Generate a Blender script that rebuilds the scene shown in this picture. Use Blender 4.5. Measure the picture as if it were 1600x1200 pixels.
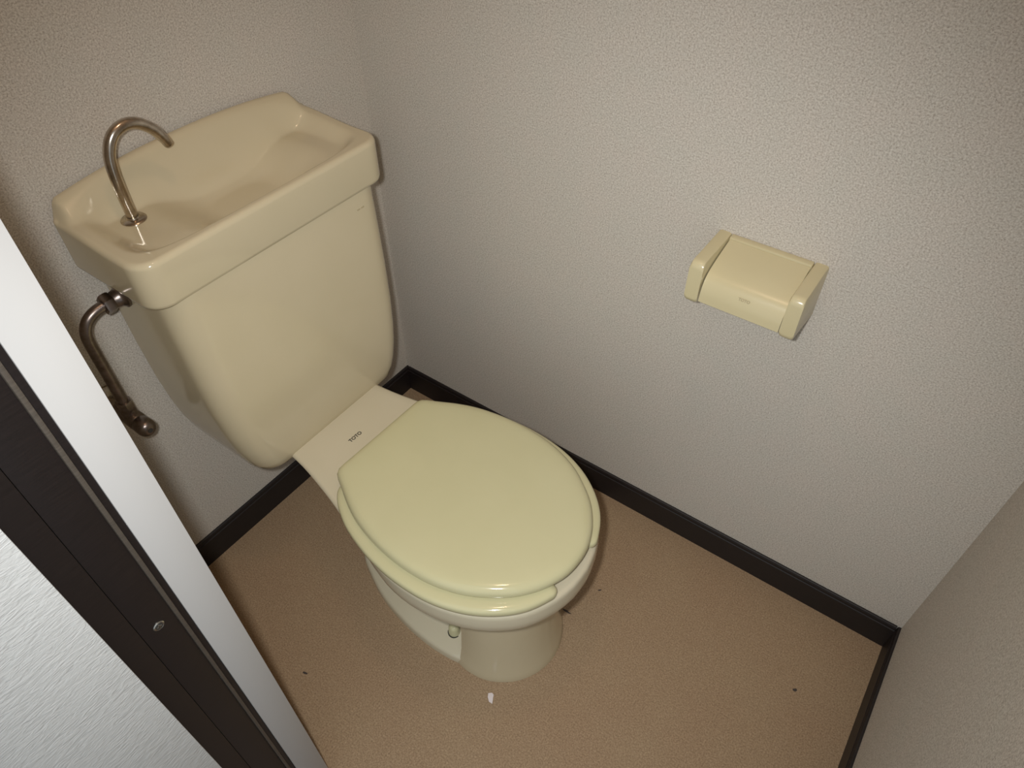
import bpy, bmesh, math, random
from mathutils import Vector, Matrix

for o in list(bpy.data.objects):
    bpy.data.objects.remove(o, do_unlink=True)
scene = bpy.context.scene
COL = scene.collection
PI = math.pi

# ------------------------------------------------------------------ camera
CAM = Vector((1.046, -0.9583, 1.4129))
PITCH, YAW, ROLL, FPX = 0.7931, 2.2005, -0.0101, 1117.67
fw = Vector((math.cos(PITCH) * math.cos(YAW), math.cos(PITCH) * math.sin(YAW), -math.sin(PITCH)))
rt = fw.cross(Vector((0, 0, 1))).normalized()
up = rt.cross(fw)
r2 = rt * math.cos(ROLL) + up * math.sin(ROLL)
u2 = up * math.cos(ROLL) - rt * math.sin(ROLL)
cd = bpy.data.cameras.new('camera')
cd.sensor_width = 36.0
cd.lens = 36.0 * FPX / 1600.0
cd.clip_start = 0.01
cam = bpy.data.objects.new('camera', cd)
cam.matrix_world = Matrix(((r2.x, u2.x, -fw.x, CAM.x), (r2.y, u2.y, -fw.y, CAM.y),
                           (r2.z, u2.z, -fw.z, CAM.z), (0, 0, 0, 1)))
COL.objects.link(cam)
scene.camera = cam

# ------------------------------------------------------------------ light
world = bpy.data.worlds.new('world')
scene.world = world
world.use_nodes = True
world.node_tree.nodes['Background'].inputs[0].default_value = (0.82, 0.93, 1.0, 1)
world.node_tree.nodes['Background'].inputs[1].default_value = 0.60

# the camera's own flash: a small lamp beside the lens
fl = bpy.data.lights.new('camera_flash', 'SPOT')
fl.shadow_soft_size = 0.016
fl.spot_size = math.radians(103)
fl.spot_blend = 1.0
fl.energy = 37.5
fl.color = (0.97, 0.98, 0.97)
flo = bpy.data.objects.new('camera_flash', fl)
fpos = CAM - r2 * 0.048 + u2 * 0.02 + fw * 0.01
flo.location = fpos
flo.rotation_euler = (fw + r2 * 0.01 - u2 * 0.11).to_track_quat('-Z', 'Y').to_euler()
COL.objects.link(flo)

# the warm bulb under the ceiling
bl = bpy.data.lights.new('ceiling_bulb', 'POINT')
bl.energy = 3.8
bl.shadow_soft_size = 0.045
bl.color = (1.0, 0.70, 0.47)
blo = bpy.data.objects.new('ceiling_bulb', bl)
blo.location = (0.70, -0.50, 2.2)
COL.objects.link(blo)

scene.view_settings.view_transform = 'Standard'
scene.view_settings.look = 'None'
scene.view_settings.gamma = 1.0
scene.view_settings.use_curve_mapping = False
scene.view_settings.exposure = 0.0

# ------------------------------------------------------------------ materials
def lin(r, g, b):
    f = lambda c: (c / 255 / 12.92) if c / 255 <= 0.04045 else ((c / 255 + 0.055) / 1.055) ** 2.4
    return (f(r), f(g), f(b), 1)

def base_mat(name, col, rough=0.5, metal=0.0, spec=0.5):
    m = bpy.data.materials.new(name)
    m.use_nodes = True
    b = m.node_tree.nodes['Principled BSDF']
    b.inputs['Base Color'].default_value = col
    b.inputs['Roughness'].default_value = rough
    b.inputs['Metallic'].default_value = metal
    b.inputs['Specular IOR Level'].default_value = spec
    return m, m.node_tree, b

def coords(nt, scale=(1, 1, 1)):
    tc = nt.nodes.new('ShaderNodeTexCoord')
    mp = nt.nodes.new('ShaderNodeMapping')
    mp.inputs['Scale'].default_value = scale
    nt.links.new(tc.outputs['Object'], mp.inputs['Vector'])
    return mp.outputs['Vector']

def noise(nt, vec, scale, detail=2, rough=0.5, dist=0.0):
    n = nt.nodes.new('ShaderNodeTexNoise')
    n.inputs['Scale'].default_value = scale
    n.inputs['Detail'].default_value = detail
    n.inputs['Roughness'].default_value = rough
    n.inputs['Distortion'].default_value = dist
    nt.links.new(vec, n.inputs['Vector'])
    return n.outputs['Fac']

def ramp(nt, fac, stops):
    r = nt.nodes.new('ShaderNodeValToRGB')
    e = r.color_ramp.elements
    while len(e) < len(stops):
        e.new(0.5)
    for k, (p, c) in enumerate(stops):
        e[k].position = p
        e[k].color = c
    nt.links.new(fac, r.inputs['Fac'])
    return r.outputs['Color']

def mix(nt, fac, a, b, mode='MIX'):
    m = nt.nodes.new('ShaderNodeMix')
    m.data_type = 'RGBA'
    m.blend_type = mode
    for sock, v in ((m.inputs['Factor'], fac), (m.inputs['A'], a), (m.inputs['B'], b)):
        if hasattr(v, 'node'):
            nt.links.new(v, sock)
        else:
            sock.default_value = v
    return m.outputs['Result']

def bump(nt, b, h, strength, dist):
    n = nt.nodes.new('ShaderNodeBump')
    n.inputs['Strength'].default_value = strength
    n.inputs['Distance'].default_value = dist
    nt.links.new(h, n.inputs['Height'])
    nt.links.new(n.outputs['Normal'], b.inputs['Normal'])

def wallpaper():
    m, nt, b = base_mat('wallpaper', lin(196, 182, 170), 0.75, 0, 0.25)
    v = coords(nt)
    f1 = noise(nt, v, 400, 3, 0.7)
    v2 = coords(nt, (1, 1, 2.4))
    f2 = noise(nt, v2, 300, 2, 0.6)
    c1 = ramp(nt, f1, [(0.33, lin(170, 161, 150)), (0.5, lin(201, 194, 184)), (0.68, lin(221, 215, 206))])
    spk = ramp(nt, f2, [(0.30, (1, 1, 1, 1)), (0.38, (0, 0, 0, 1))])
    c2 = mix(nt, spk, c1, lin(140, 126, 116))
    big = noise(nt, v, 16, 2, 0.5)
    tint = ramp(nt, big, [(0.35, (0.975, 0.985, 0.98, 1)), (0.65, (1.0, 0.99, 0.985, 1))])
    c3 = mix(nt, 1.0, c2, tint, 'MULTIPLY')
    nt.links.new(c3, b.inputs['Base Color'])
    bump(nt, b, f1, 0.22, 0.0009)
    return m

def vinyl_floor():
    m, nt, b = base_mat('vinyl_floor', lin(170, 143, 110), 0.55, 0, 0.35)
    v = coords(nt)
    f1 = noise(nt, v, 340, 3, 0.7)
    f2 = noise(nt, v, 60, 3, 0.6)
    f3 = noise(nt, v, 5, 3, 0.6)
    c1 = ramp(nt, f1, [(0.30, lin(136, 113, 89)), (0.5, lin(162, 138, 110)), (0.70, lin(188, 164, 134))])
    t2 = ramp(nt, f2, [(0.3, (0.94, 0.93, 0.92, 1)), (0.7, (1, 1, 1, 1))])
    c2 = mix(nt, 1.0, c1, t2, 'MULTIPLY')
    t3 = ramp(nt, f3, [(0.3, (0.96, 0.92, 0.90, 1)), (0.7, (1, 1, 0.98, 1))])
    c3 = mix(nt, 1.0, c2, t3, 'MULTIPLY')
    nt.links.new(c3, b.inputs['Base Color'])
    bump(nt, b, f1, 0.15, 0.0008)
    return m

def ceramic(name, col, rough=0.12, wear=0.03):
    m, nt, b = base_mat(name, col, rough, 0, 0.5)
    v = coords(nt)
    f = noise(nt, v, 9, 3, 0.55)
    t = ramp(nt, f, [(0.3, (1 - wear, 1 - wear, 1 - 1.6 * wear, 1)), (0.7, (1, 1, 1, 1))])
    c = mix(nt, 1.0, col, t, 'MULTIPLY')
    nt.links.new(c, b.inputs['Base Color'])
    fr = noise(nt, v, 45, 2, 0.5)
    mr = nt.nodes.new('ShaderNodeMapRange')
    mr.inputs['To Min'].default_value = rough * 0.8
    mr.inputs['To Max'].default_value = rough * 1.3
    nt.links.new(fr, mr.inputs['Value'])
    nt.links.new(mr.outputs['Result'], b.inputs['Roughness'])
    return m

def dark_wood(name, col, rough=0.45):
    m, nt, b = base_mat(name, col, rough, 0, 0.4)
    v = coords(nt, (6, 6, 90))
    f = noise(nt, v, 6, 4, 0.6, 0.4)
    c = ramp(nt, f, [(0.3, (col[0] * 0.75, col[1] * 0.75, col[2] * 0.75, 1)), (0.7, (col[0] * 1.2, col[1] * 1.2, col[2] * 1.2, 1))])
    nt.links.new(c, b.inputs['Base Color'])
    bump(nt, b, f, 0.08, 0.0006)
    return m

def metal(name, col, rough=0.25):
    m, nt, b = base_mat(name, col, rough, 1.0)
    v = coords(nt)
    f = noise(nt, v, 55, 4, 0.65)
    c = ramp(nt, f, [(0.32, (col[0] * 0.6, col[1] * 0.56, col[2] * 0.5, 1)), (0.62, col)])
    nt.links.new(c, b.inputs['Base Color'])
    mr = nt.nodes.new('ShaderNodeMapRange')
    mr.inputs['To Min'].default_value = rough * 1.5
    mr.inputs['To Max'].default_value = rough * 0.6
    nt.links.new(f, mr.inputs['Value'])
    nt.links.new(mr.outputs['Result'], b.inputs['Roughness'])
    return m

def embossed_door():
    m, nt, b = base_mat('embossed_white_sheet', lin(214, 216, 214), 0.42, 0, 0.4)
    v = coords(nt, (60, 60, 210))
    f = noise(nt, v, 1.0, 3, 0.5, 1.4)
    c = ramp(nt, f, [(0.3, lin(204, 205, 204)), (0.6, lin(214, 215, 214))])
    nt.links.new(c, b.inputs['Base Color'])
    bump(nt, b, f, 0.4, 0.003)
    return m

M = {}
M['wall'] = wallpaper()
M['floor'] = vinyl_floor()
M['ceramic'] = ceramic('ivory_ceramic', lin(206, 193, 163), 0.10)
M['plastic'] = ceramic('ivory_plastic', lin(203, 197, 158), 0.075)
M['bowl'] = ceramic('pale_ceramic', lin(208, 198, 173), 0.10)
M['holder'] = ceramic('beige_plastic', lin(204, 192, 155), 0.22)
M['wood'] = dark_wood('dark_brown_wood', (0.015, 0.011, 0.0105, 1), 0.5)
M['frame'] = dark_wood('dark_frame_laminate', (0.012, 0.0085, 0.008, 1), 0.45)
M['white'] = base_mat('white_paint', lin(186, 184, 182), 0.45)[0]
M['door'] = embossed_door()
M['chrome'] = metal('aged_chrome', (0.58, 0.52, 0.45, 1), 0.2)
M['brass'] = metal('tarnished_metal', (0.30, 0.255, 0.24, 1), 0.30)
M['ceiling'] = base_mat('ceiling_paper', lin(215, 208, 198), 0.85)[0]
M['ink'] = base_mat('dark_ink', lin(62, 58, 50), 0.6)[0]
M['faint_ink'] = base_mat('faint_ink', lin(174, 160, 127), 0.5)[0]
M['screw'] = metal('screw_steel', (0.6, 0.58, 0.54, 1), 0.3)
M['bead'] = dark_wood('frame_edge_highlight', (0.075, 0.062, 0.05, 1), 0.4)  # frame brown lightened: the highlight along the rounded bead is put into the colour
M['recess'] = base_mat('screw_recess', (0.03, 0.028, 0.025, 1), 0.6)[0]
M['paper'] = base_mat('white_paper', lin(228, 216, 214), 0.9)[0]
M['speck'] = base_mat('dark_grit', lin(70, 62, 58), 0.9)[0]
M['hall'] = dark_wood('hall_floor_wood', (0.20, 0.12, 0.07, 1), 0.4)
M['rubber'] = base_mat('grey_tube', lin(128, 130, 122), 0.4)[0]

# ------------------------------------------------------------------ helpers
def wloc(o):
    v = Vector((0, 0, 0))
    while o is not None:
        v += o.location
        o = o.parent
    return v

def obj(name, bm, mat, parent=None, smooth=True, angle=38):
    bmesh.ops.remove_doubles(bm, verts=bm.verts, dist=1e-6)
    bmesh.ops.recalc_face_normals(bm, faces=bm.faces)
    off = wloc(parent)
    if off.length:
        bmesh.ops.translate(bm, verts=bm.verts, vec=-off)
    me = bpy.data.meshes.new(name)
    bm.to_mesh(me)
    bm.free()
    me.materials.append(mat)
    if smooth:
        me.polygons.foreach_set('use_smooth', [True] * len(me.polygons))
        me.set_sharp_from_angle(angle=math.radians(angle))
    o = bpy.data.objects.new(name, me)
    COL.objects.link(o)
    o.parent = parent
    return o

def empty(name, loc):
    o = bpy.data.objects.new(name, None)
    o.location = loc
    o.empty_display_size = 0.05
    COL.objects.link(o)
    return o

def tag(o, label, cat, group=None):
    o['label'] = label
    o['category'] = cat
    if group:
        o['group'] = group
    return o

def struct(o, label=None):
    o['kind'] = 'structure'
    if label:
        o['label'] = label
    return o

def box(bm, x0, x1, y0, y1, z0, z1, bev=0.0, seg=2):
    vs = [bm.verts.new((x, y, z)) for x in (x0, x1) for y in (y0, y1) for z in (z0, z1)]
    fs = [bm.faces.new([vs[i] for i in q]) for q in
          ((0, 1, 3, 2), (4, 6, 7, 5), (0, 4, 5, 1), (2, 3, 7, 6), (0, 2, 6, 4), (1, 5, 7, 3))]
    bmesh.ops.recalc_face_normals(bm, faces=fs)
    if bev:
        es = list({e for f in fs for e in f.edges})
        bmesh.ops.bevel(bm, geom=es, offset=bev, segments=seg, affect='EDGES', profile=0.5)
    return bm

def loft(bm, rings, cap0=True, cap1=True, closed=True):
    R = [[bm.verts.new(p) for p in r] for r in rings]
    n = len(R[0])
    for a, b in zip(R, R[1:]):
        for i in range(n if closed else n - 1):
            j = (i + 1) % n
            try:
                bm.faces.new((a[i], a[j], b[j], b[i]))
            except ValueError:
                pass
    if cap0:
        bm.faces.new(R[0][::-1])
    if cap1:
        bm.faces.new(R[-1])
    return R

def catmull(pts, n=8):
    P = [Vector(p) for p in pts]
    P = [P[0] * 2 - P[1]] + P + [P[-1] * 2 - P[-2]]
    out = []
    for i in range(1, len(P) - 2):
        p0, p1, p2, p3 = P[i - 1:i + 3]
        for k in range(n):
            t = k / n
            out.append(0.5 * ((2 * p1) + (p2 - p0) * t + (2 * p0 - 5 * p1 + 4 * p2 - p3) * t * t + (3 * p1 - p0 - 3 * p2 + p3) * t ** 3))
    out.append(P[-2])
    return out

def sweep(bm, path, radii, seg=20):
    path = [Vector(p) for p in path]
    if not isinstance(radii, (list, tuple)):
        radii = [radii] * len(path)
    t0 = (path[1] - path[0]).normalized()
    nrm = t0.orthogonal().normalized()
    rings = []
    for i, p in enumerate(path):
        t = (path[min(i + 1, len(path) - 1)] - path[max(i - 1, 0)]).normalized()
        nrm = (nrm - t * nrm.dot(t)).normalized()
        bn = t.cross(nrm)
        rings.append([p + (nrm * math.cos(2 * PI * k / seg) + bn * math.sin(2 * PI * k / seg)) * radii[i] for k in range(seg)])
    loft(bm, rings)
    return bm

def lathe(bm, origin, axis, prof, seg=28):
    """prof: list of (distance along axis, radius)"""
    axis = Vector(axis).normalized()
    n = axis.orthogonal().normalized()
    b = axis.cross(n)
    o = Vector(origin)
    rings = [[o + axis * d + (n * math.cos(2 * PI * k / seg) + b * math.sin(2 * PI * k / seg)) * max(r, 1e-5) for k in range(seg)] for d, r in prof]
    loft(bm, rings)
    return bm

def sstep(a, b, x):
    t = max(0.0, min(1.0, (x - a) / (b - a)))
    return t * t * (3 - 2 * t)

def interp(tab, x):
    if x <= tab[0][0]:
        return tab[0][1]
    for (x0, y0), (x1, y1) in zip(tab, tab[1:]):
        if x <= x1:
            return y0 + (y1 - y0) * (x - x0) / (x1 - x0)
    return tab[-1][1]

def rrect(x0, x1, y0, y1, rb, rf, nc=10, ns=14, nl=24):
    """rounded rectangle loop; rb radius at x0 corners, rf at x1 corners; fixed vertex count"""
    pts = []
    def arc(cx, cy, r, a0):
        for k in range(nc + 1):
            a = a0 + PI / 2 * k / nc
            pts.append((cx + r * math.cos(a), cy + r * math.sin(a)))
    def line(p, q, n):
        for k in range(1, n):
            t = k / n
            pts.append((p[0] + (q[0] - p[0]) * t, p[1] + (q[1] - p[1]) * t))
    arc(x1 - rf, y1 - rf, rf, 0)
    line((x1 - rf, y1), (x0 + rb, y1), ns)
    arc(x0 + rb, y1 - rb, rb, PI / 2)
    line((x0, y1 - rb), (x0, y0 + rb), nl)
    arc(x0 + rb, y0 + rb, rb, PI)
    line((x0 + rb, y0), (x1 - rf, y0), ns)
    arc(x1 - rf, y0 + rf, rf, 1.5 * PI)
    line((x1, y0 + rf), (x1, y1 - rf), nl)
    return pts

# ------------------------------------------------------------------ the room
L, W, H = 1.283, 0.826, 2.32
XJ = 0.54            # plane of the near face of the door jamb
YO = -0.95           # outer face of the wall with the door

def slab(name, x0, x1, y0, y1, z0, z1, mat, label):
    bm = bmesh.new()
    box(bm, x0, x1, y0, y1, z0, z1)
    return struct(obj(name, bm, mat, None, smooth=False), label)

slab('floor', -0.10, L + 0.10, -W, 0.10, -0.06, 0.0, M['floor'], 'beige mottled vinyl toilet floor')
slab('ceiling', -0.10, L + 0.10, YO, 0.10, H, H + 0.06, M['ceiling'], 'plain ceiling above the toilet room')
slab('wall_back', -0.10, 0.0, YO, 0.10, 0.0, H, M['wall'], 'speckled beige wallpapered wall behind the tank')
slab('wall_right', 0.0, L, 0.0, 0.10, 0.0, H, M['wall'], 'speckled beige wallpapered wall with the paper holder')
slab('wall_front', L, L + 0.10, YO, 0.10, 0.0, H, M['wall'], 'speckled beige wallpapered wall facing the tank')
bm = bmesh.new()
box(bm, 0.0, XJ - 0.02, YO, -W, 0.0, H)
box(bm, XJ - 0.02, L, YO, -W, 1.98, H)
struct(obj('wall_left', bm, M['wall'], None, smooth=False), 'wall around the doorway')
slab('floor_hall', -0.6, L + 0.6, -2.2, -W, -0.06, -0.004, M['hall'], 'brown hall floor outside the doorway')

BH, BT = 0.078, 0.0075
def baseboard(name, p0, p1, inward, label):
    """board with a small rounded lip along its top"""
    prof = [(0, 0), (BT, 0), (BT, BH - 0.012), (BT - 0.0016, BH - 0.010), (BT - 0.0016, BH - 0.004), (BT - 0.003, BH - 0.001), (BT - 0.005, BH), (0, BH)]
    bm = bmesh.new()
    p0, p1, n = Vector(p0), Vector(p1), Vector(inward)
    loft(bm, [[p + n * a + Vector((0, 0, z)) for a, z in prof] for p in (p0, p1)])
    struct(obj(name, bm, M['wood'], None, smooth=False), label)

baseboard('baseboard_back', (0, -W, 0), (0, 0, 0), (1, 0, 0), 'dark brown baseboard under the back wall')
baseboard('baseboard_right', (BT, 0, 0), (L - BT, 0, 0), (0, -1, 0), 'dark brown baseboard under the wall with the paper holder')
baseboard('baseboard_front', (L, -W, 0), (L, 0, 0), (-1, 0, 0), 'dark brown baseboard under the front wall')
baseboard('baseboard_left', (BT, -W, 0), (XJ - 0.06, -W, 0), (0, 1, 0), 'dark brown baseboard beside the doorway')

# door jamb seen edge on: white lining towards the room, dark frame towards the hall
fr = empty('trim_1', (XJ, -0.88, 0.0))
struct(fr, 'door jamb with white inner lining and dark brown outer frame')
def fbox(name, x0, x1, y0, y1, mat, bev, zt=1.98):
    bm = bmesh.new()
    box(bm, x0, x1, y0, y1, 0.0, zt, bev, 2)
    return obj(name, bm, mat, fr)
fbox('lining', XJ - 0.02, XJ, -0.867, -W, M['white'], 0.0006)
fbox('groove_strip', XJ - 0.02, XJ - 0.002, -0.8735, -0.867, M['frame'], 0.0005)
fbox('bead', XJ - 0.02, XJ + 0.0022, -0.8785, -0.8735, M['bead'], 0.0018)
fbox('frame_board', XJ - 0.02, XJ, -0.9148, -0.8785, M['frame'], 0.0005)
fbox('casing_strip', XJ - 0.02, XJ + 0.0008, -0.962, -0.9152, M['frame'], 0.0008)
# screw in the dark frame board
sy, sz = -0.8965, 0.704
bm = bmesh.new()
lathe(bm, (XJ - 0.001, sy, sz), (1, 0, 0), [(0, 0.0062), (0.0014, 0.0062), (0.0022, 0.0052), (0.0018, 0.0040)], 24)
sc = obj('screw', bm, M['screw'], fr)
bm = bmesh.new()
lathe(bm, (XJ + 0.0006, sy, sz), (1, 0, 0), [(0, 0.0040), (0.0008, 0.0040)], 20)
obj('screw_recess', bm, M['recess'], sc)
bm = bmesh.new()
box(bm, XJ + 0.0012, XJ + 0.0019, sy - 0.0026, sy + 0.0026, sz - 0.0006, sz + 0.0006)
box(bm, XJ + 0.0012, XJ + 0.0019, sy - 0.0006, sy + 0.0006, sz - 0.0026, sz + 0.0026)
obj('screw_cross', bm, M['screw'], sc, smooth=False)

bm = bmesh.new()
box(bm, XJ - 0.030, XJ + 0.006, -1.56, -0.9405, 0.012, 1.95, 0.0012, 2)
struct(obj('door_1', bm, M['door']), 'white embossed door standing open against the dark frame')

# ------------------------------------------------------------------ toilet
TC = -0.398                        # tank centre line
toilet = empty('toilet', (0.45, -0.41, 0.0))
tag(toilet, 'ivory ceramic toilet with closed lid and hand-wash basin on the tank', 'toilet')

# --- tank body
bm = bmesh.new()
tab = [(0.349, .128, .175), (0.3505, .148, .195), (0.356, .163, .208), (0.366, .1745, .2135), (0.382, .183, .216), (0.405, .190, .217),
       (0.435, .1970, .217), (0.48, .2035, .216), (0.54, .2085, .214), (0.62, .2115, .211), (0.70, .2125, .208), (0.79, .213, .204)]
rings = []
for z, hw, xf in tab:
    rf = 0.042 if z > 0.37 else 0.040
    rings.append([(x, y, z) for x, y in rrect(0.012, xf, TC - hw, TC + hw, 0.016, rf)])
loft(bm, rings)
tank = obj('tank', bm, M['ceramic'], toilet)
# illegible faint print at the tank's upper right
bm = bmesh.new()
for k, (dy, h) in enumerate(((-0.0085, 0.0022), (-0.005, 0.0018), (0.001, 0.002), (0.0045, 0.0024))):
    box(bm, 0.2048, 0.2062, -0.238 + dy - 0.0012, -0.238 + dy + 0.0012, 0.753 - h / 2, 0.753 + h / 2)
obj('print_mark', bm, M['faint_ink'], tank, smooth=False)

# --- tank lid with basin
LX0, LX1, LHW = 0.004, 0.209, 0.2325
LC = -0.4005
ZR, ZB = 0.857, 0.781
def ridge_z(v):
    return 0.906 - 0.020 * abs(v / LHW) ** 2.2
def lid_z(x, y, d):
    v = y - LC
    # raised rim round a flat shelf
    q1 = (abs((x - 0.1065) / 0.0905) ** 5 + abs(v / 0.2205) ** 5) ** 0.2
    z = ZR + 0.007 * (1 - sstep(0.02, 0.15, x)) * sstep(0.82, 0.985, q1) - 0.014 * (1 - sstep(0.82, 0.985, q1))
    # the basin
    q = (abs((x - 0.108) / 0.106) ** 3 + abs((v - 0.0155) / 0.140) ** 3) ** (1 / 3)
    z -= 0.036 * (1 - sstep(0.35, 1.02, q)) * (1 - sstep(0.84, 0.985, q1))
    # the back ridge
    wl = 0.010 if v < 0 else 0.020
    end = 1 - sstep(LHW - wl - 0.008, LHW - 0.003, abs(v))
    rg = (1 - sstep(0.012, 0.054, x)) * end
    z = z + (ridge_z(v) - z) * rg
    r = 0.009 if x > 0.02 else 0.005
    if d < r:
        z -= r - math.sqrt(max(0.0, r ** 2 - (r - d) ** 2))
    return z
bm = bmesh.new()
NR = 46
dmax = (LX1 - LX0) / 2
rings = []
o0 = rrect(LX0, LX1, LC - LHW, LC + LHW, 0.014, 0.034, 12, 44, 90)
for zz, ins in ((ZB + 0.012, 0.014), (ZB, 0.011), (ZB + 0.0005, 0.004), (ZB + 0.003, 0.0012), (ZB + 0.008, 0.0)):
    oo = rrect(LX0 + ins * 0.4, LX1 - ins, LC - LHW + ins, LC + LHW - ins, max(0.014 - ins, 0.002), 0.034 - ins, 12, 44, 90)
    rings.append([(x, y, zz) for x, y in oo])
rings.append([(x, y, lid_z(x, y, 0.0) - 0.006) for x, y in o0])
for k in range(NR + 1):
    t = k / NR
    d = dmax * (t ** 1.7)
    oo = rrect(LX0 + d, LX1 - d, LC - LHW + d, LC + LHW - d, max(0.014 - d, 0.0), max(0.034 - d, 0.0), 12, 44, 90)
    rings.append([(x, y, lid_z(x, y, d)) for x, y in oo])
loft(bm, rings, cap0=False, cap1=False)
bmesh.ops.remove_doubles(bm, verts=bm.verts, dist=2e-5)
tlid = obj('tank_basin_lid', bm, M['ceramic'], toilet, angle=60)
tlid['label'] = 'ivory basin lid on top of the tank'

# --- faucet on the lid
FX, FY = 0.0705, -0.5495
FZ = lid_z(FX, FY, 0.05) + 0.0008
bm = bmesh.new()
lathe(bm, (FX, FY, FZ - 0.003), (0, 0, 1), [(0, 0.0185), (0.0035, 0.0185), (0.0055, 0.0165), (0.0065, 0.0105), (0.009, 0.0095)], 32)
fz = obj('faucet', bm, M['chrome'], toilet)
path = catmull([(FX, FY, FZ), (FX, FY - .0005, .885), (FX, FY + .001, .922), (FX, FY + .006, .945), (FX, FY + .019, .9635), (FX, FY + .038, .971),
                (FX, FY + .058, .9665), (FX, FY + .076, .951), (FX, FY + .086, .934), (FX, FY + .091, .922)], 7)
n = len(path)
bm = bmesh.new()
sweep(bm, path, [0.0082 if i < n - 14 else 0.0082 - 0.0014 * (i - n + 14) / 14 for i in range(n)], 20)
obj('spout', bm, M['chrome'], fz)

# --- bowl : built along its own axis, turned a little towards the door side
AX = math.radians(1.7)
AO = Vector((0.2, -0.4005, 0))
def loc2w(u, v, z):
    du = u - 0.2
    return (AO.x + du * math.cos(AX) + v * math.sin(AX), AO.y - du * math.sin(AX) + v * math.cos(AX), z)

def half_outline(tab, n):
    """tab: list of (u, halfwidth) from the rear to the tip; smooth loop of 2n points"""
    P = catmull([(a, b, 0) for a, b in tab], 8)
    # arc-length resample
    s = [0]
    for a, b in zip(P, P[1:]):
        s.append(s[-1] + (b - a).length)
    out = []
    for k in range(n + 1):
        t = s[-1] * k / n
        i = 0
        while i < len(s) - 2 and s[i + 1] < t:
            i += 1
        f = (t - s[i]) / max(1e-9, s[i + 1] - s[i])
        q = P[i].lerp(P[i + 1], f)
        out.append((q.x, max(q.y, 0.0)))
    return out

def ring(tab, z, n=44, rear=10, tip_scale=None):
    h = half_outline(tab, n)
    w0 = h[0][1]
    pts = [loc2w(u, v, z) for u, v in h]                       # +v side to the tip
    pts += [loc2w(u, -v, z) for u, v in h[-2::-1]]             # back along -v
    pts += [loc2w(h[0][0], -w0 + 2 * w0 * k / rear, z) for k in range(1, rear)]
    return pts

def offset(tab, d, c=0.53, ru=None):
    """inset an outline table by d"""
    out = []
    for k, (u, w) in enumerate(tab):
        t = k / (len(tab) - 1)
        out.append((u - d * (1 if u > c else 0) * ((u - c) / (tab[-1][0] - c)) ** 1 if u > c else u, max(0.0, w - d * min(1, w / 0.06))))
    return out

RIM = [(0.060, .108), (0.14, .111), (0.235, .119), (0.30, .131), (0.37, .148), (0.43, .168), (0.49, .184), (0.555, .190), (0.62, .1845), (0.675, .167),
       (0.72, .140), (0.755, .105), (0.777, .062), (0.787, .022), (0.788, 0.0)]
def inset(d, shift=0.0):
    return offset(RIM, d)
def scaled(tab, s, c):
    return [(c + (u - c) * s, w * s) for u, w in tab]
def neck(z, u0, u1, hw, pw=2.3, fat=0.5):
    out = []
    for k in range(15):
        a = PI * k / 14
        cu, su = math.cos(a), math.sin(a)
        cx = (u0 + u1) / 2
        out.append((cx - (u1 - u0) / 2 * math.copysign(abs(cu) ** (2 / pw), cu), hw * abs(su) ** (2 / pw)))
    out[0] = (out[0][0], 0.0008)
    out[-1] = (out[-1][0], 0.0)
    return out
def under(d, e):
    # inset that undercuts the rear shelf more than the front rim
    return [(u, max(0.0, w - e * (1 - sstep(0.36, 0.54, u)))) for u, w in offset(RIM, d)]
bm = bmesh.new()
rings = [ring(neck(.12, .45, .725, .085), .12), ring(neck(.17, .40, .722, .090), .17), ring(neck(.22, .33, .730, .100), .22),
         ring(neck(.265, .24, .752, .132), .265), ring(under(0.026, 0.055), .293), ring(under(0.010, 0.045), .309), ring(under(0.003, 0.040), .316), ring(under(0.0003, 0.034), .324),
         ring(under(-0.001, 0.022), .340), ring(under(0, 0.008), .356), ring(under(0.0005, 0.001), .3625), ring(under(0.003, 0), .3668), ring(inset(0.008), .3685), ring(inset(0.02), .3687)]
loft(bm, rings)
bowl = obj('bowl', bm, M['bowl'], toilet, angle=55)
# lettering on the shelf behind the seat lid
def lettering(txt, size, right, upv, pos, mat, parent, name='lettering', thick=0.0002):
    cu = bpy.data.curves.new('text', 'FONT')
    cu.body = txt
    cu.size = size
    cu.align_x = 'CENTER'
    cu.align_y = 'CENTER'
    cu.extrude = thick
    cu.offset = size * 0.03
    to = bpy.data.objects.new('text', cu)
    COL.objects.link(to)
    dg = bpy.context.evaluated_depsgraph_get()
    me = bpy.data.meshes.new_from_object(to.evaluated_get(dg))
    bpy.data.objects.remove(to, do_unlink=True)
    bpy.data.curves.remove(cu)
    r, u = Vector(right).normalized(), Vector(upv).normalized()
    nn = r.cross(u)
    base = Vector(pos) - wloc(parent)
    for v in me.vertices:
        c = v.co.copy()
        v.co = base + r * c.x + u * c.y + nn * c.z
    me.materials.clear()
    me.materials.append(mat)
    o = bpy.data.objects.new(name, me)
    COL.objects.link(o)
    o.parent = parent
    return o
lt = lettering('TOTO', 0.0106, (math.sin(AX), math.cos(AX), 0), (-math.cos(AX), math.sin(AX), 0), (0.2785, -0.4155, 0.3688), M['ink'], bowl)
lt['label'] = 'small dark maker lettering on the shelf'

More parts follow.
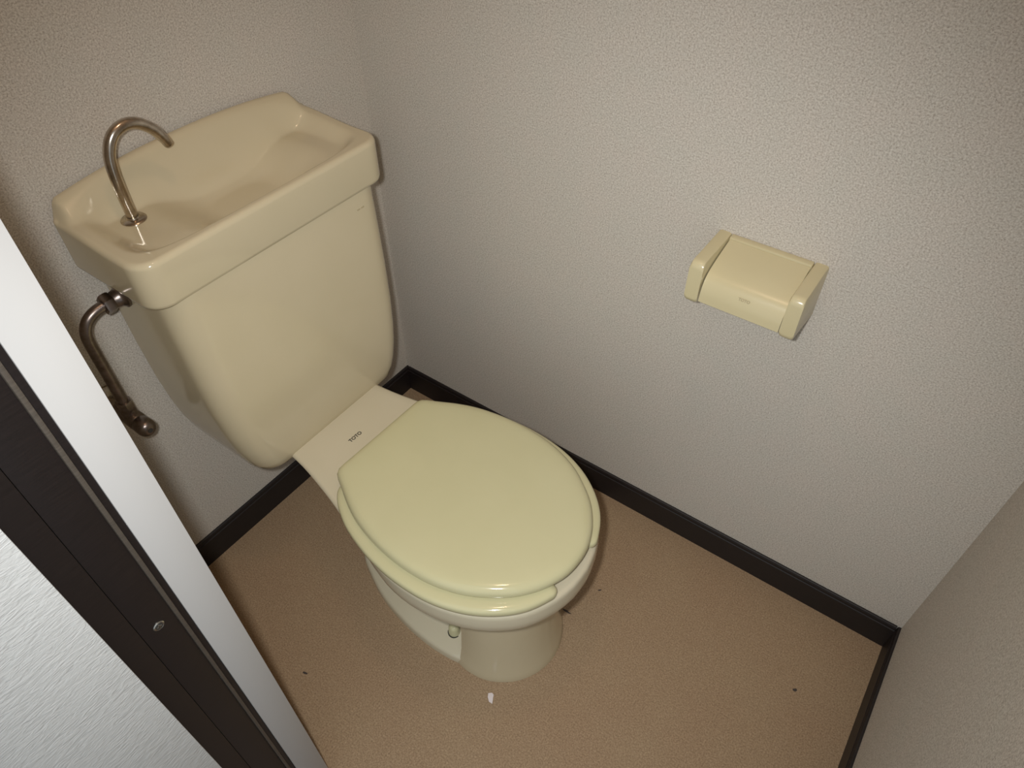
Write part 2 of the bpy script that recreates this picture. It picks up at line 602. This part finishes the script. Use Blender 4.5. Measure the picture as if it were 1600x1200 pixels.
# --- pedestal column, trap and foot
bm = bmesh.new()
def col_tab(u0, u1, hw, tipw=0.6):
    m = u1 - u0
    return [(u0, hw * 0.985), (u0 + 0.18 * m, hw), (u0 + 0.40 * m, hw * 0.955), (u0 + 0.60 * m, hw * 0.84), (u0 + 0.78 * m, hw * 0.66), (u0 + 0.90 * m, hw * 0.45),
            (u0 + 0.975 * m, hw * 0.22), (u1, 0.0)]
rings = [ring(col_tab(.600, .7455, .1225), 0.0, 30), ring(col_tab(.600, .7460, .1230), 0.004, 30), ring(col_tab(.603, .742, .1190), 0.02, 30),
         ring(col_tab(.605, .736, .1135), 0.06, 30), ring(col_tab(.605, .731, .1090), 0.12, 30), ring(col_tab(.600, .731, .107), 0.18, 30), ring(col_tab(.57, .737, .109), 0.25, 30)]
loft(bm, rings)
ped = obj('pedestal', bm, M['ceramic'], toilet, angle=50)
bm = bmesh.new()
rings = []
for z, w, u0 in ((0.0, .052, .33), (0.05, .050, .33), (0.12, .050, .31), (0.2, .052, .29), (0.285, .050, .28)):
    rings.append([loc2w(u, v, z) for u, v in rrect(u0, .62, -w, w, .04, .01, 6, 6, 6)])
loft(bm, rings)
obj('trapway', bm, M['bowl'], toilet, angle=50)
FOOT = [(0.275, .060), (0.285, .070), (0.31, .084), (0.38, .112), (0.46, .127), (0.53, .130), (0.585, .1245), (0.606, .1180), (0.625, .108)]
def foot_ring(tab, z):
    h = half_outline(tab, 26)
    pts = [loc2w(u, v, z) for u, v in h]
    e0, e1 = h[-1], h[0]
    pts += [loc2w(e0[0], e0[1] * (1 - 2 * k / 8), z) for k in range(1, 8)]
    pts += [loc2w(u, -v, z) for u, v in h[::-1]]
    pts += [loc2w(e1[0], -e1[1] * (1 - 2 * k / 8), z) for k in range(1, 8)]
    return pts
bm = bmesh.new()
ins = lambda d: [(u, max(w - d, 0.02)) for u, w in FOOT]
loft(bm, [foot_ring(FOOT, 0.0), foot_ring(FOOT, 0.016), foot_ring(ins(.002), 0.021), foot_ring(ins(.006), 0.0235), foot_ring(ins(.03), 0.029), foot_ring(ins(.05), 0.036), foot_ring(ins(.062), 0.052)])
foot = obj('foot_flange', bm, M['bowl'], toilet, angle=50)
for s in (-1, 1):
    bm = bmesh.new()
    c = loc2w(0.562, s * 0.085, 0.0)
    lathe(bm, (c[0], c[1], 0.0315), (0, 0, 1), [(0, .0125), (0.004, .0125), (.018, .0112), (.023, .009), (.0255, .005), (.026, .0005)], 24)
    bc = obj('bolt_cap', bm, M['plastic'], toilet)
    bm = bmesh.new()
    lathe(bm, (c[0], c[1], 0.0275), (0, 0, 1), [(0, .0140), (0.0042, .0140)], 24)
    obj('washer', bm, M['recess'], bc)

# --- seat: open at the front
SEAT_O = [(0.352, .112), (0.356, .126), (0.368, .140), (0.392, .156), (0.43, .173), (0.49, .188), (0.555, .1935), (0.62, .188), (0.675, .1705), (0.72, .143), (0.755, .107), (0.777, .062), (0.784, .028), (0.785, 0)]
SEAT_I = [(0.40, .055), (0.405, .063), (0.412, .074), (0.422, .085), (0.46, .107), (0.51, .116), (0.56, .118), (0.61, .112), (0.655, .098), (0.69, .078), (0.71, .055), (0.722, .028), (0.725, .014), (0.726, 0)]
NS = 70
ho, hi = half_outline(SEAT_O, NS), half_outline(SEAT_I, NS)
kcut = 0
for k, (u, w) in enumerate(ho):
    if w > 0.060 or u < 0.6:
        kcut = k
def seat_sections():
    secs = []
    seq = [(1, k) for k in range(kcut, -1, -1)] + [(-1, k) for k in range(0, kcut + 1)]
    for s, k in seq:
        o = Vector((ho[k][0], s * ho[k][1], 0))
        i = Vector((hi[k][0], s * hi[k][1], 0))
        secs.append((o, i))
    return secs
def seat_prof(o, i, shrink, z0, z1):
    d = (i - o)
    w = d.length
    d.normalize()
    r = 0.0075
    c = (z0 + z1) / 2
    hh = (z1 - z0) / 2 * shrink
    pts = []
    for a in range(20):
        t = 2 * PI * a / 20
        cs, sn = math.cos(t), math.sin(t)
        px = math.copysign(abs(cs) ** 0.42, cs)
        pz = math.copysign(abs(sn) ** 0.55, sn)
        q = o + d * (w / 2 - px * (w / 2) * (0.75 + 0.25 * shrink))
        pts.append((q, c + pz * hh))
    return pts
secs = seat_sections()
bm = bmesh.new()
rings = []
def end_rings(o, i, o2, i2):
    """rounded end of a seat arm, extending beyond section (o,i) away from (o2,i2)"""
    t = ((o + i) - (o2 + i2)).normalized()
    out = []
    for sh, e in ((0.15, 0.0150), (0.45, 0.0140), (0.72, 0.0115), (0.90, 0.0070), (0.98, 0.003)):
        out.append((o + t * e + (i - o) * (1 - sh) * 0.18, i + t * e - (i - o) * (1 - sh) * 0.18, sh))
    return out
full = [(a, b, s) for a, b, s in end_rings(*secs[0], *secs[1])] + [(a, b, 1.0) for a, b in secs] + [(a, b, s) for a, b, s in end_rings(*secs[-1], *secs[-2])[::-1]]
for o, i, sh in full:
    rings.append([loc2w(q.x, q.y, z) for q, z in seat_prof(o, i, sh, 0.3695, 0.3915)])
loft(bm, rings)
seat = obj('seat', bm, M['plastic'], toilet, angle=60)

# --- lid
LIDT = [(0.338, .0945), (0.3385, .104), (0.343, .1115), (0.352, .1175), (0.37, .1265), (0.40, .1425), (0.43, .1555), (0.46, .1645), (0.50, .1720), (0.545, .1755), (0.59, .1735), (0.63, .1660), (0.67, .1515), (0.705, .1300),
        (0.735, .1050), (0.760, .0720), (0.775, .0380), (0.7795, .015), (0.780, 0)]
def lid_inset(d):
    out = []
    for u, w in LIDT:
        s = (u - 0.56) / 0.22
        uu = u - d * (s if abs(s) > 0.0 else 0) * (1 if s > 0 else 0.9)
        out.append((uu, max(0.0, w - d * min(1.0, w / 0.05))))
    return out
bm = bmesh.new()
rings = [ring(lid_inset(0.012), 0.3965, 60), ring(lid_inset(0.004), 0.3965, 60), ring(lid_inset(0.001), 0.3975, 60), ring(LIDT, 0.401, 60), ring(lid_inset(0.0004), 0.406, 60), ring(lid_inset(0.002), 0.4105, 60),
         ring(lid_inset(0.005), 0.414, 60), ring(lid_inset(0.010), 0.4163, 60), ring(lid_inset(0.017), 0.4175, 60), ring(lid_inset(0.03), 0.4182, 60),
         ring(lid_inset(0.06), 0.419, 60), ring(lid_inset(0.09), 0.4194, 60)]
loft(bm, rings)
slid = obj('seat_lid', bm, M['plastic'], toilet, angle=60)
slid['label'] = 'closed cream plastic seat lid'
# hinge barrels between lid and bowl
for s in (-1, 1):
    bm = bmesh.new()
    a, b = Vector(loc2w(0.352, s * 0.055, 0.384)), Vector(loc2w(0.352, s * 0.09, 0.384))
    sweep(bm, [a, a.lerp(b, .5), b], 0.0115, 16)
    obj('hinge', bm, M['plastic'], toilet)
# rubber pads between lid and seat
for s in (-1, 1):
    for u in (0.46, 0.66):
        bm = bmesh.new()
        w = interp(LIDT, u) - 0.022
        c = loc2w(u, s * w, 0.390)
        lathe(bm, c, (0, 0, 1), [(0, .007), (.0075, .006)], 14)
        obj('lid_pad', bm, M['plastic'], toilet)

# ------------------------------------------------------------------ supply pipe
PX, PY = 0.072, -0.6865
sp = empty('water_supply_pipe', (0.0, PY, 0.538))
tag(sp, 'tarnished metal water pipe bent from wall valve to the side of the tank', 'water pipe')
path = catmull([(PX, -0.628, .7455), (PX, -.645, .7455), (PX, -.660, .7435), (PX, -.673, .737), (PX, -.6815, .726), (PX, -.6857, .711), (PX, PY, .69), (PX, PY, .65), (PX, PY, .61), (PX, PY, .56)], 6)
bm = bmesh.new()
sweep(bm, path, 0.0086, 20)
obj('pipe', bm, M['brass'], sp)
bm = bmesh.new()
lathe(bm, (PX, -0.6115, .7455), (0, -1, 0), [(0, .0195), (.004, .0198), (.006, .0165), (.010, .0140), (.020, .0125), (.0225, .0125)], 28)
obj('tank_flange', bm, M['brass'], sp)
bm = bmesh.new()
lathe(bm, (PX, -0.629, .7455), (0, -1, 0), [(0, .0125), (.001, .0152), (.004, .0165), (.013, .0165), (.016, .0150), (.017, .0095)], 6)
nut = obj('union_nut', bm, M['brass'], sp, angle=25)
bm = bmesh.new()
lathe(bm, (PX, PY, .578), (0, 0, -1), [(0, .0095), (.001, .0125), (.004, .0135), (.020, .0135), (.023, .0125), (.024, .009)], 6)
obj('union_nut', bm, M['brass'], sp, angle=25)
VZ = 0.538
bm = bmesh.new()
lathe(bm, (0.034, PY, VZ), (1, 0, 0), [(0, .010), (.003, .0125), (.022, .0130), (.030, .0150), (.054, .0150), (.058, .0125), (.062, .0150), (.076, .0155), (.082, .0142), (.0865, .0105), (.088, .006), (.0882, .0005)], 28)
vb = obj('valve_body', bm, M['brass'], sp)
bm = bmesh.new()
lathe(bm, (0.1218, PY, VZ), (1, 0, 0), [(0, .0042), (.0008, .0042)], 16)
obj('valve_slot', bm, M['recess'], vb)
bm = bmesh.new()
lathe(bm, (PX, PY, VZ + .005), (0, 0, 1), [(0, .0125), (.012, .0125), (.020, .0105)], 24)
obj('valve_neck', bm, M['brass'], sp)
bm = bmesh.new()
lathe(bm, (0.0, PY, VZ), (1, 0, 0), [(0, .027), (.003, .026), (.006, .017), (.010, .0112), (.038, .0112)], 28)
obj('wall_flange', bm, M['chrome'], sp)

# ------------------------------------------------------------------ paper holder
HX0, HX1, HZ0, HZ1, HD = 0.750, 0.922, 0.7145, 0.7885, 0.102
ph = empty('paper_holder', ((HX0 + HX1) / 2, 0.0, HZ0))
tag(ph, 'beige plastic toilet paper holder with a hinged cover on the wall', 'paper holder')
def arm(x0, x1):
    bm = bmesh.new()
    prof = []
    def arc(cy, cz, r, a0, a1, n=7):
        for k in range(n + 1):
            a = math.radians(a0 + (a1 - a0) * k / n)
            prof.append((cy + r * math.cos(a), cz + r * math.sin(a)))
    prof.append((0.0, HZ0 - 0.020))
    arc(-HD + .012, HZ0 + .0105, .012, 250, 180)
    arc(-HD + .012, HZ1 - .012, .012, 180, 90)
    prof.append((0.0, HZ1))
    r = 0.0045
    cy = sum(p[0] for p in prof) / len(prof)
    cz = sum(p[1] for p in prof) / len(prof)
    def pr(x, ins_):
        out = []
        for (y, z) in prof:
            v = Vector((y - cy, z - cz))
            out.append((x, y if y > -1e-6 else y - v.x / abs(v.x) * ins_ if abs(v.x) > 0.02 else y, z - (math.copysign(1, v.y) * ins_ if abs(v.y) > 0.02 else 0)))
        return out
    loft(bm, [pr(x0, r), pr(x0 + r * .3, r * .3), pr(x0 + r, 0), pr(x1 - r, 0), pr(x1 - r * .3, r * .3), pr(x1, r)])
    return bm
obj('arm', arm(HX0, HX0 + 0.0215), M['holder'], ph)
obj('arm', arm(HX1 - 0.0215, HX1), M['holder'], ph)
bm = bmesh.new()
box(bm, HX0 + 0.0217, HX1 - 0.0217, -0.0125, 0.0, HZ0 - 0.012, HZ1, 0.002, 2)
obj('back_plate', bm, M['holder'], ph)
bm = bmesh.new()
x0, x1 = HX0 + 0.0235, HX1 - 0.0228
prof = [(-.0135, HZ1 - .0035), (-.03, HZ1 - .0075), (-.05, HZ1 - .0125), (-.066, HZ1 - .0172), (-.080, HZ1 - .0230), (-.0895, HZ1 - .0300), (-.0955, HZ1 - .0395), (-.0990, HZ1 - .051), (-.1005, HZ1 - .0665)]
outer = [(p.x, p.y) for p in catmull([(a, b, 0) for a, b in prof], 4)]
th = 0.0026
inner = []
for k, (a, b) in enumerate(outer):
    t = Vector((outer[min(k + 1, len(outer) - 1)][0] - outer[max(k - 1, 0)][0], outer[min(k + 1, len(outer) - 1)][1] - outer[max(k - 1, 0)][1])).normalized()
    inner.append((a - t.y * -1 * -th * -1 if False else a + (-t.y) * th, b + t.x * th))
loop = outer + inner[::-1]
loft(bm, [[(x, a, b) for a, b in loop] for x in (x0, x1)])
cov = obj('cover', bm, M['holder'], ph)
# spindle between the arms
bm = bmesh.new()
lathe(bm, (HX0 + 0.018, -0.060, HZ0 + .022), (1, 0, 0), [(0, .010), (.002, .013), (.018, .013), (.020, .0165), (.11, .0165), (.112, .013), (.136, .013), (.138, .010)], 24)
obj('spindle', bm, M['rubber'], ph)
hl = lettering('TOTO', 0.0062, (1, 0, 0), (0, 0.38, 1), (0.8395, -0.0964, HZ1 - 0.0385), M['faint_ink'], cov)

# ------------------------------------------------------------------ bits on the floor
def scrap(name, pts, z, mat, th=0.0006):
    bm = bmesh.new()
    loft(bm, [[(x, y, 0.0002) for x, y, _ in pts], [(x, y, 0.0002 + th + dz) for x, y, dz in pts]])
    return obj(name, bm, mat, None, smooth=False)
def blob(cx, cy, a, b, ang, n=9, seed=1, dz=0.0):
    rnd = random.Random(seed)
    out = []
    for k in range(n):
        t = 2 * PI * k / n
        r = 1 + rnd.uniform(-.25, .25)
        x, y = a * math.cos(t) * r, b * math.sin(t) * r
        out.append((cx + x * math.cos(ang) - y * math.sin(ang), cy + x * math.sin(ang) + y * math.cos(ang), rnd.uniform(0, dz)))
    return out
cx, cy = 0.690, -0.550
pp = [(cx - .0085, cy + .0035, .001), (cx - .003, cy + .0085, .0005), (cx + .002, cy + .007, .002), (cx + .0045, cy + .0015, .001), (cx + .0095, cy - .008, .0002), (cx + .002, cy - .0085, .001), (cx - .005, cy - .003, .0015)]
tag(scrap('paper_scrap', pp, 0, M['paper']), 'tiny white torn paper scrap on the floor in front of the toilet', 'paper scrap')
tag(scrap('grit_speck', blob(0.7135, -0.3145, .0090, .0020, 0.05, 8, 2, .001), 0, M['speck']), 'dark elongated speck on the floor beside the bowl', 'speck')
tag(scrap('grit_speck', blob(0.362, -0.726, .0055, .0022, 0.3, 8, 4, .001), 0, M['speck']), 'dark speck on the floor near the door jamb', 'speck')
tag(scrap('grit_speck', blob(1.163, -0.195, .0036, .0030, 0.3, 9, 5, .001), 0, M['speck']), 'round dark speck on the floor near the far right corner', 'speck')
tag(scrap('grit_speck', blob(0.745, -0.232, .0040, .0014, 0.8, 8, 6, .0006), 0, M['speck']), 'tiny dark speck on the floor between bowl and side wall', 'speck')
